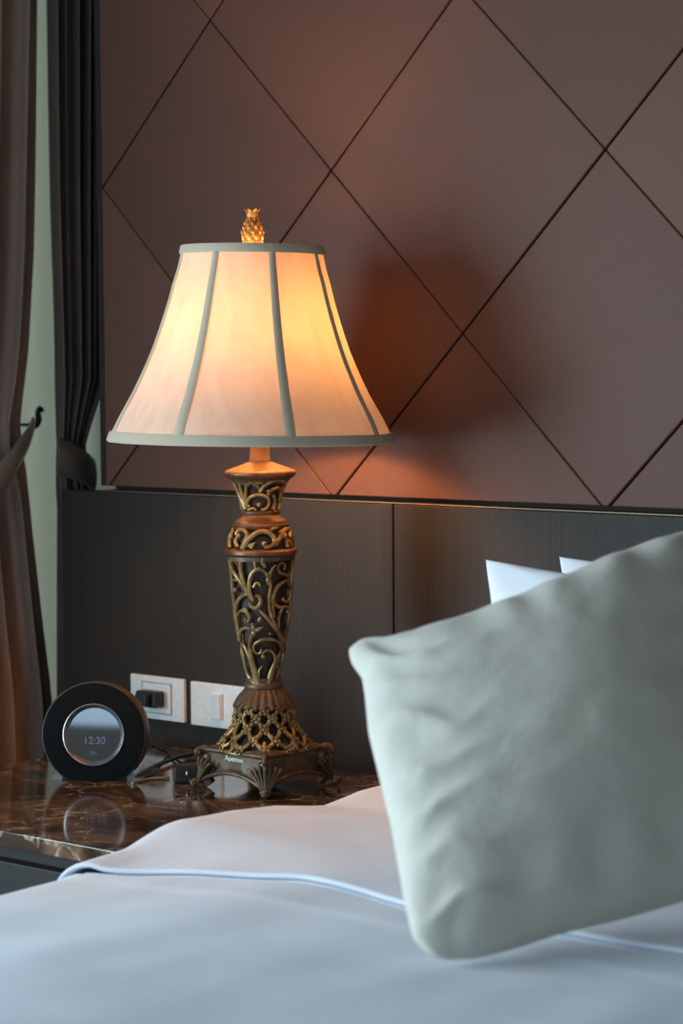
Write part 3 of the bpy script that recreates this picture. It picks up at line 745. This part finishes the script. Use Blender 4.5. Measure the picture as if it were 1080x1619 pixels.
# plug with its cord
pg = empty('power_plug', (p1.x-.002, -.0215, p1.z)); tag(pg, 'black power plug pushed into the wall socket behind the speaker', 'plug')
m = MB(); m.box((-.024, -.022, -.013), (.022, .000, .013)); m.box((-.014, -.034, -.010), (.012, -.022, .010)); bevel(m.build('plug_body', M['black'], pg, smooth=False), .003)
m = MB(); m.tube([(-.018, -.030, 0), (-.045, -.040, .005), (-.075, -.045, -.02), (-.09, -.045, -.09)], .0042, 10, 6); m.build('cord', M['rubber'], pg)
m = MB()
for s in (-1, 1): m.box((s*.008-.002, .000, -.001), (s*.008+.002, .012, .001))
m.build('prong', M['steel'], pg, smooth=False)
def cable(name, pts, r, mat, label):
    P = [Vector(p) for p in pts]; base = P[0].copy(); m = MB(); m.tube([p-base for p in P], r, 10, 8); o = m.build(name, mat); o.location = base; tag(o, label, 'cable'); return o
def tb(u, v, h=.0030): p = on(u, v, 2, TZ+h); return p
cable('speaker_cable', [at(238, 1178, 3.66), at(250, 1183, 3.67), at(264, 1190, 3.70), on(276, 1200, 2, TZ+.003), on(300, 1212, 2, TZ+.003)], .0018, M['rubber'], 'thin black cable drooping behind the round speaker')
cable('lamp_cable', [tb(216, 1228, .006), tb(240, 1214, .006), tb(262, 1204, .006), tb(285, 1196, .006), tb(312, 1191, .006), tb(345, 1188, .006)], .0032, M['rubber'], 'thick black cable running from the speaker to behind the lamp base')
cable('charging_lead', [tb(209, 1238, .0025), tb(222, 1234, .0025), tb(238, 1231, .0025), tb(256, 1230, .0025), tb(268, 1229, .0025)], .0019, M['clear'], 'short grey lead lying on the marble beside the black adapter')
ap = on(281, 1240, 2, TZ)
ad = empty('power_adapter', ap+Vector((0, .02, 0)), RZ); tag(ad, 'small black power adapter lying on the marble behind the left lamp foot', 'adapter')
bevel(MB().box((-.020, -.014, 0), (.024, .020, .026)).build('adapter_body', M['black'], ad, smooth=False), .004)
MB().ball((.000, -.0145, .016), .0022, 10, 6, sc=(.8, .5, 1.4)).build('painted_highlight', M['text'], ad)  # pale bead stands in for a highlight on the black case

# ------------------------------------------------------------------ bed
bed = empty('bed', (1.25, -1.05, 0)); tag(bed, 'double bed under white bedding in front of the headboard', 'bed')
def bpart(name, a, b, m, bv):
    o = boxo(name, a, b, m, None, bv); o.parent = bed; o.matrix_parent_inverse = Matrix.Translation((-1.25, 1.05, 0)); return o
bpart('bed_base', (.38, -2.08, .04), (2.12, -.03, .30), M['body'], .01)
bpart('mattress', (.36, -2.10, .301), (2.14, -.02, .565), M['mattress'], .04)
# duvet: a puffy sheet over the mattress; its head end is folded back on itself
ZE = [(-2.3, .640), (-1.5, .640), (-1.1, .636), (-.945, .637), (-.89, .637), (-.86, .640), (-.7, .644), (0, .64)]
def ed(T, y):
    if y <= T[0][0]: return T[0][1]
    for (a, b), (c, d_) in zip(T, T[1:]):
        if y <= c:
            t = (y-a)/(c-a); t = t*t*(3-2*t); return b+(d_-b)*t
    return T[-1][1]
XE = .30
def sheet(x0, x1, y0, y1, zf, side, nx, ny, rad=.05, drop=.25, xr=2.26):
    us = []
    # cross-section: left drop, rounded shoulder, top
    prof_ = [('side', k/8) for k in range(8)]+[('arc', k/8) for k in range(8)]+[('top', (k/nx)) for k in range(nx+1)]
    rows_ = []
    for j in range(ny+1):
        y = y0+(y1-y0)*j/ny; r_ = []
        for kd, s in prof_:
            if kd == 'side':
                zt_ = zf(x0+rad, y)-rad; wob = .004*math.sin(y*.3)+.008*noise.noise((y*.1, s*2, 3.1)); r_.append(Vector((x0+wob*(1-s)*1.2, y, zt_-drop*(1-s))))
            elif kd == 'arc':
                a = s*PI/2; x = x0+rad*(1-math.cos(a)); zc_ = zf(x0+rad, y)-rad; r_.append(Vector((x, y, zc_+rad*math.sin(a))))
            else:
                x = x0+rad+(x1-x0-rad)*s**1.0; r_.append(Vector((x, y, zf(x, y))))
        rows_.append(r_)
    w_ = len(prof_); vs = [v for r_ in rows_ for v in r_]
    fs = [(j*w_+i, j*w_+i+1, (j+1)*w_+i+1, (j+1)*w_+i) for j in range(ny) for i in range(w_-1)]
    return vs, fs
def n3(x, y, s, seed=0): return noise.noise((x*s, y*s, seed))
def foldy(x): return interp([(.30, -.868), (.36, -.850), (.43, -.822), (.52, -.800), (.62, -.785), (.72, -.792), (.82, -.815), (.95, -.805), (1.2, -.80), (2.3, -.80)], x)
def sm(t): t = min(1, max(0, t)); return t*t*(3-2*t)
def low0(x, y): return ed(ZE, y) + .014*sm((x-XE)/.4) + .009*n3(x, y, 2.2, 1)*min(1, (x-XE)/.3) + .003*n3(x*1.5, y, 7, 2)
def lowz(x, y):
    g = y-foldy(x)
    z = low0(x, y) - .012*sm(g/.02) - .0065*math.exp(-((g+.003)/.0045)**2)
    return z
duvet = empty('duvet', (1.25, -1.2, .6)); tag(duvet, 'white cotton duvet spread over the bed with its head end folded back', 'duvet')
def dpart(name, vs, fs, mat, th, off=-1):
    o = link(name, vs, fs, mat); o.parent = duvet; o.matrix_parent_inverse = Matrix.Translation((-1.25, 1.2, -.6))
    s = o.modifiers.new('solid', 'SOLIDIFY'); s.thickness = th; s.offset = off
    return o
GR = [-1.42+1.32*k/50 for k in range(50)]+[-.10+.085*k/26 for k in range(26)]+[-.015+.03*k/20 for k in range(20)]+[.015+.40*k/20 for k in range(21)]
vs, fs = sheet(XE+.002, 2.26, 0, len(GR)-1, lambda x, y: 0, None, 110, len(GR)-1)
vs2 = []
for v in vs:
    xq = max(v.x, XE); y = foldy(xq)+GR[int(round(v.y))]; vs2.append(Vector((v.x, y, lowz(max(v.x, XE+.05), y)+v.z)))
vs = vs2
dpart('duvet_cover', vs, fs, M['duvet'], .012)
FE = [(-.87, .651), (-.866, .656), (-.783, .665), (-.686, .678), (-.595, .676), (-.513, .669), (-.445, .658), (-.415, .654), (-.336, .664), (-.249, .665), (-.12, .663), (0, .66)]
def topz(x, y):
    e = interp(FE, y); k = min(1, max(0, (x-XE)/.45)); k = k*k*(3-2*k)
    z = e*(1-k) + k*(.664+.006*n3(x, y, 2.5, 5)) + .0022*n3(x, y*1.3, 9, 8)
    g = y-foldy(x)
    w1 = max(sm(g/.16), 1-sm((x-XE-.02)/.06)); z = (low0(x, y)+.0058)*(1-w1)+z*w1
    return z
# warp: front edge of the folded part follows foldy(x)
vs, fs = sheet(XE, 2.27, 0, 1, lambda x, s: 0, None, 110, 90, drop=.20)
out = []
w_ = 8+8+111
for idx, v in enumerate(vs):
    q = int(round(v.y*90)); x = v.x; y0_ = foldy(max(x, XE)); dz = 0
    if q < 4: g_, dz = ((.016, -.0085), (.002, -.0062), (0, -.0030), (.0022, -.0003))[q]
    else: g_ = .004+(-.10-y0_-.004)*((q-4)/86)**1.15
    y = y0_+g_
    zz_ = topz(max(x, XE+.05), y)+v.z+dz
    out.append(Vector((x, y, zz_)))
o = dpart('folded_edge', out, fs, M['fold'], .0016)
# ------------------------------------------------------------------ pillows
def pillow_mesh(A, B, Cc, Dd, thick, mat, name, parent, pinch=.05, ear=.03, nu=56, nv=56, wrinkle=.0, seed=0, edges=None, pw=.55, backk=1):
    """A bottom-left, B bottom-right, Cc top-right, Dd top-left; two puffed faces"""
    nrm = (B-A).cross(Dd-A).normalized()
    vs = []; fs = []; idx = {}
    def rg(t): return 1.6*(1-abs(math.sin(t/2)))**1.3-.7
    def base(u, v):
        pu = pinch*(1-(2*u-1)**2)**.8 if 0 < u < 1 else 0
        pv = pinch*(1-(2*v-1)**2)**.8 if 0 < v < 1 else 0
        uu = u+(pv)*(.5-u)*2; vv = v+(pu)*(.5-v)*2
        if edges:
            uu = u; vv = v
            vv += interp(edges['b'], u)*(1-v)**2 - interp(edges['t'], u)*v**2
            uu += interp(edges['l'], v)*(1-u)**2 - interp(edges['r'], v)*u**2
        k = abs(2*u-1)**1.0*abs(2*v-1)**1.0; sh_ = 1-ear*k**10; uu = .5+(uu-.5)*sh_; vv = .5+(vv-.5)*sh_
        return A*(1-uu)*(1-vv)+B*uu*(1-vv)+Cc*uu*vv+Dd*(1-uu)*vv
    for side in (1, -1):
        for j in range(nv+1):
            for i in range(nu+1):
                u = .5-.5*math.cos(PI*i/nu); v = .5-.5*math.cos(PI*j/nv)
                e = (i in (0, nu)) or (j in (0, nv))
                if side == -1 and e: idx[(side, i, j)] = idx[(1, i, j)]; continue
                f = (max(0, 4*u*(1-u)))**pw*(max(0, 4*v*(1-v)))**pw
                h = thick*f
                p = base(u, v)
                if wrinkle and not e:
                    el = math.exp(-u/.13); er_ = math.exp(-(1-u)/.10); eb = math.exp(-v/.09); et_ = math.exp(-(1-v)/.09)
                    g = (min(u, 1-u)*12); g2 = (min(v, 1-v)*12)
                    wv = el*rg(v*50+3*n3(u*1.5, v, 5, seed)+u*9)*min(1, g) + er_*math.sin(v*40+seed)*min(1, g)
                    wv += .7*(eb*math.sin(u*30+seed)+et_*math.sin(u*37+2*n3(u, v, 4, seed+2)))*min(1, g2)
                    h += wrinkle*wv*.8 + wrinkle*.8*n3(u, v, 2.4, seed+4)*f + wrinkle*.12*n3(u, v, 9, seed+6)*f
                idx[(side, i, j)] = len(vs); vs.append(p+nrm*h*(1 if side == 1 else backk)*side)
    for side in (1, -1):
        for j in range(nv):
            for i in range(nu):
                q = (idx[(side, i, j)], idx[(side, i+1, j)], idx[(side, i+1, j+1)], idx[(side, i, j+1)])
                fs.append(q if side == 1 else q[::-1])
    org = (A+B)/2
    o = link(name, [v-org for v in vs], fs, mat, parent); 
    if parent is None: o.location = org
    return o
A = at(674, 1522, 2.285); Dd = at(540, 1022, 2.585); Cc = at(1098, 826, 2.66)
B = at(1240, 1392, 2.42)
EDG = dict(b=[(0, 0), (.05, -.012), (.12, -.018), (.23, -.016), (.36, -.002), (.55, .000), (.75, .010), (1, 0)],
    t=[(0, 0), (.04, .004), (.09, .032), (.17, .056), (.40, .066), (.55, .058), (.70, .036), (.90, .014), (1, 0)],
    l=[(0, 0), (.07, -.020), (.2, -.012), (.4, .004), (.7, .010), (.82, .026), (.88, .030), (.94, .010), (1, 0)], r=[(0, 0), (.3, .03), (.7, .03), (1, 0)])
cu = pillow_mesh(A, B, Cc, Dd, .085, M['cushion'], 'throw_cushion', None, backk=.45, wrinkle=.0135, seed=3, edges=EDG, pw=.45, nu=84, nv=84, ear=.035)
tag(cu, 'large off-white square cushion leaning in the foreground on the bed', 'cushion')
subs(cu, 1)
def back_pillow(A, B, Cc, Dd, label, seed):
    o = pillow_mesh(A, B, Cc, Dd, .06, M['pillow'], 'bed_pillow', None, pinch=.06, wrinkle=.004, seed=seed)
    tag(o, label, 'pillow'); subs(o, 1); return o
t1 = on(759, 878, 1, -.30); t2 = on(875, 874, 1, -.17)
back_pillow(Vector((t1.x+.03, -.38, .665)), Vector((t1.x+.60, -.385, .665)), Vector((t1.x+.62, -.29, t1.z-.01)), t1, 'white pillow with pointed corner standing just behind the off-white cushion', 5)
back_pillow(Vector((t2.x+.02, -.23, .668)), Vector((t2.x+.62, -.235, .668)), Vector((t2.x+.64, -.15, t2.z)), t2, 'white pillow against the headboard, rearmost, only its corner tip showing', 9)

# ------------------------------------------------------------------ curtains
def curtain(name, fy0, fy1, fx, z0, z1, amp, nf, mat, label, nz=70, ns_=120, seed=0, parent=None):
    """hangs by the left wall: runs from y=fy0(z) to y=fy1(z) at x=fx(z), pleats across x"""
    vs = []; fs = []
    for j in range(nz+1):
        z = z0+(z1-z0)*j/nz
        for i in range(ns_+1):
            s = i/ns_; a0, a1 = fy0(z), fy1(z); y = a0+(a1-a0)*s
            ph = s*nf*2*PI+1.2*noise.noise((s*3, z*.7, seed)); a = amp(z)
            x = fx(z)+a*(math.sin(ph)+.35*math.sin(2.3*ph+seed)); y += a*.35*math.cos(ph)
            vs.append((x, y, z))
    w_ = ns_+1
    fs = [(j*w_+i, j*w_+i+1, (j+1)*w_+i+1, (j+1)*w_+i) for j in range(nz) for i in range(ns_)]
    o = link(name, vs, fs, mat, parent); s = o.modifiers.new('solid', 'SOLIDIFY'); s.thickness = .0015; s.offset = 0
    if label: tag(o, label, 'curtain')
    return o
def Y(u, v, x): return on(u, v, 0, x).y
def Zr(v, x=-.8): return on(60, v, 0, x).z
XC = -.76
def edge(T, x=XC):                      # table (row, column) -> function z -> y on the plane x
    K = sorted([(on(u, v, 0, x).z, on(u, v, 0, x).y) for v, u in T])
    return lambda z: interp(K, z)
# left curtain, gathered by its tie-back
c1 = empty('curtain', (XC, -.1, 0)); tag(c1, 'taupe satin curtain at the far left, gathered by a tieback', 'curtain')
cc = curtain('drape', lambda z: -.36, edge([(-400, 66), (0, 60), (200, 57), (400, 53), (550, 45), (640, 34), (690, 30), (720, 38), (850, 50), (1000, 66), (1100, 78), (1400, 84)]),
        lambda z: XC, .02, 2.70, lambda z: interp([(0, .030), (1.0, .026), (1.09, .010), (1.2, .020), (2.7, .030)], z), 8, M['satin'], None, seed=2)
cc.parent = c1; cc.matrix_parent_inverse = Matrix.Translation((-XC, .1, 0))
# dark curtain next to the padded wall
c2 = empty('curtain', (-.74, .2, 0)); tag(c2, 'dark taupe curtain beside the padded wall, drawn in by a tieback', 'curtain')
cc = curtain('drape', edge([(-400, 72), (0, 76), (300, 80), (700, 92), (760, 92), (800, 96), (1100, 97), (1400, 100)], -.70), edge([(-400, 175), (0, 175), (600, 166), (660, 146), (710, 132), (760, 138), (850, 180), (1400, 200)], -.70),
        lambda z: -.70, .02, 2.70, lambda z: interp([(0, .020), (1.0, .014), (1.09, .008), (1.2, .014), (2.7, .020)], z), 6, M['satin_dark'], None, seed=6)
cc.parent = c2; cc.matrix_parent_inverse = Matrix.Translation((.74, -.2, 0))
# tiebacks
def ribbon(name, pts, hw, mat, parent, org, th=.004):
    vs = []; fs = []
    P = [Vector(p) for p in pts]; Q = []
    for i in range(len(P)-1):
        p0 = P[max(i-1, 0)]; p1 = P[i]; p2 = P[i+1]; p3 = P[min(i+2, len(P)-1)]
        for k in range(8):
            t = k/8; Q.append(0.5*((2*p1)+(p2-p0)*t+(2*p0-5*p1+4*p2-p3)*t*t+(3*p1-p0-3*p2+p3)*t**3))
    Q.append(P[-1])
    for i, p in enumerate(Q):
        hwv = hw[0]+(hw[1]-hw[0])*i/(len(Q)-1)
        for k in range(5):
            s = -1+k/2; vs.append(p+UPZ*(hwv*s)+OUT*(.006*(1-s*s)))
    for i in range(len(Q)-1):
        for k in range(4): fs.append((i*5+k, i*5+k+1, (i+1)*5+k+1, (i+1)*5+k))
    o = link(name, vs, fs, mat); o.parent = parent; o.matrix_parent_inverse = Matrix.Translation((-org[0], -org[1], -org[2]))
    s = o.modifiers.new('solid', 'SOLIDIFY'); s.thickness = th; s.offset = 0
    return o
UPZ = Vector((0, 0, 1)); OUT = Vector((1, -.2, 0)).normalized()
def PX(u, v, x): return on(u, v, 0, x)
ribbon('tieback', [PX(-60, 790, -.71), PX(-20, 775, -.705), PX(10, 745, -.705), (PX(30, 715, -.715)), PX(45, 690, -.74), PX(52, 670, -.775)], (.036, .012), M['satin'], c1, (XC, -.1, 0))
ribbon('tieback', [PX(90, 722, -.675), PX(110, 728, -.665), PX(126, 735, -.662), PX(140, 744, -.668), PX(149, 752, -.69)], (.034, .026), M['satin_dark'], c2, (-.74, .2, 0))
# hook that holds the left tieback
hk = PX(54, 668, -.80)
hook = empty('tieback_hook', hk); tag(hook, 'small dark curved tieback hook beside the left curtain', 'hook')
m = MB(); e = Vector((-.0, .72, 0)); f = Vector((.02, 0, 0))
def H(u, v): return PX(u, v, -.795)-hk
m.tube([H(48, 668), H(52, 674), H(57, 673), H(61, 664), H(60, 652), H(63, 645), H(67, 650)], [.0035, .0045, .005, .006, .005, .004, .004], 10, 5)
m.tube([H(57, 672), H(57, 672)+Vector((-.09, .0, 0))], .003, 8)
m.build('hook_body', M['black'], hook)
# sheer curtain hanging closest to the window
sc_ = curtain('sheer_curtain', lambda z: -.5, lambda z: .56, lambda z: -.862, .02, 2.70, lambda z: .016, 6, M['sheer'], 'pale sheer curtain glowing softly between the two taupe curtains', seed=11)
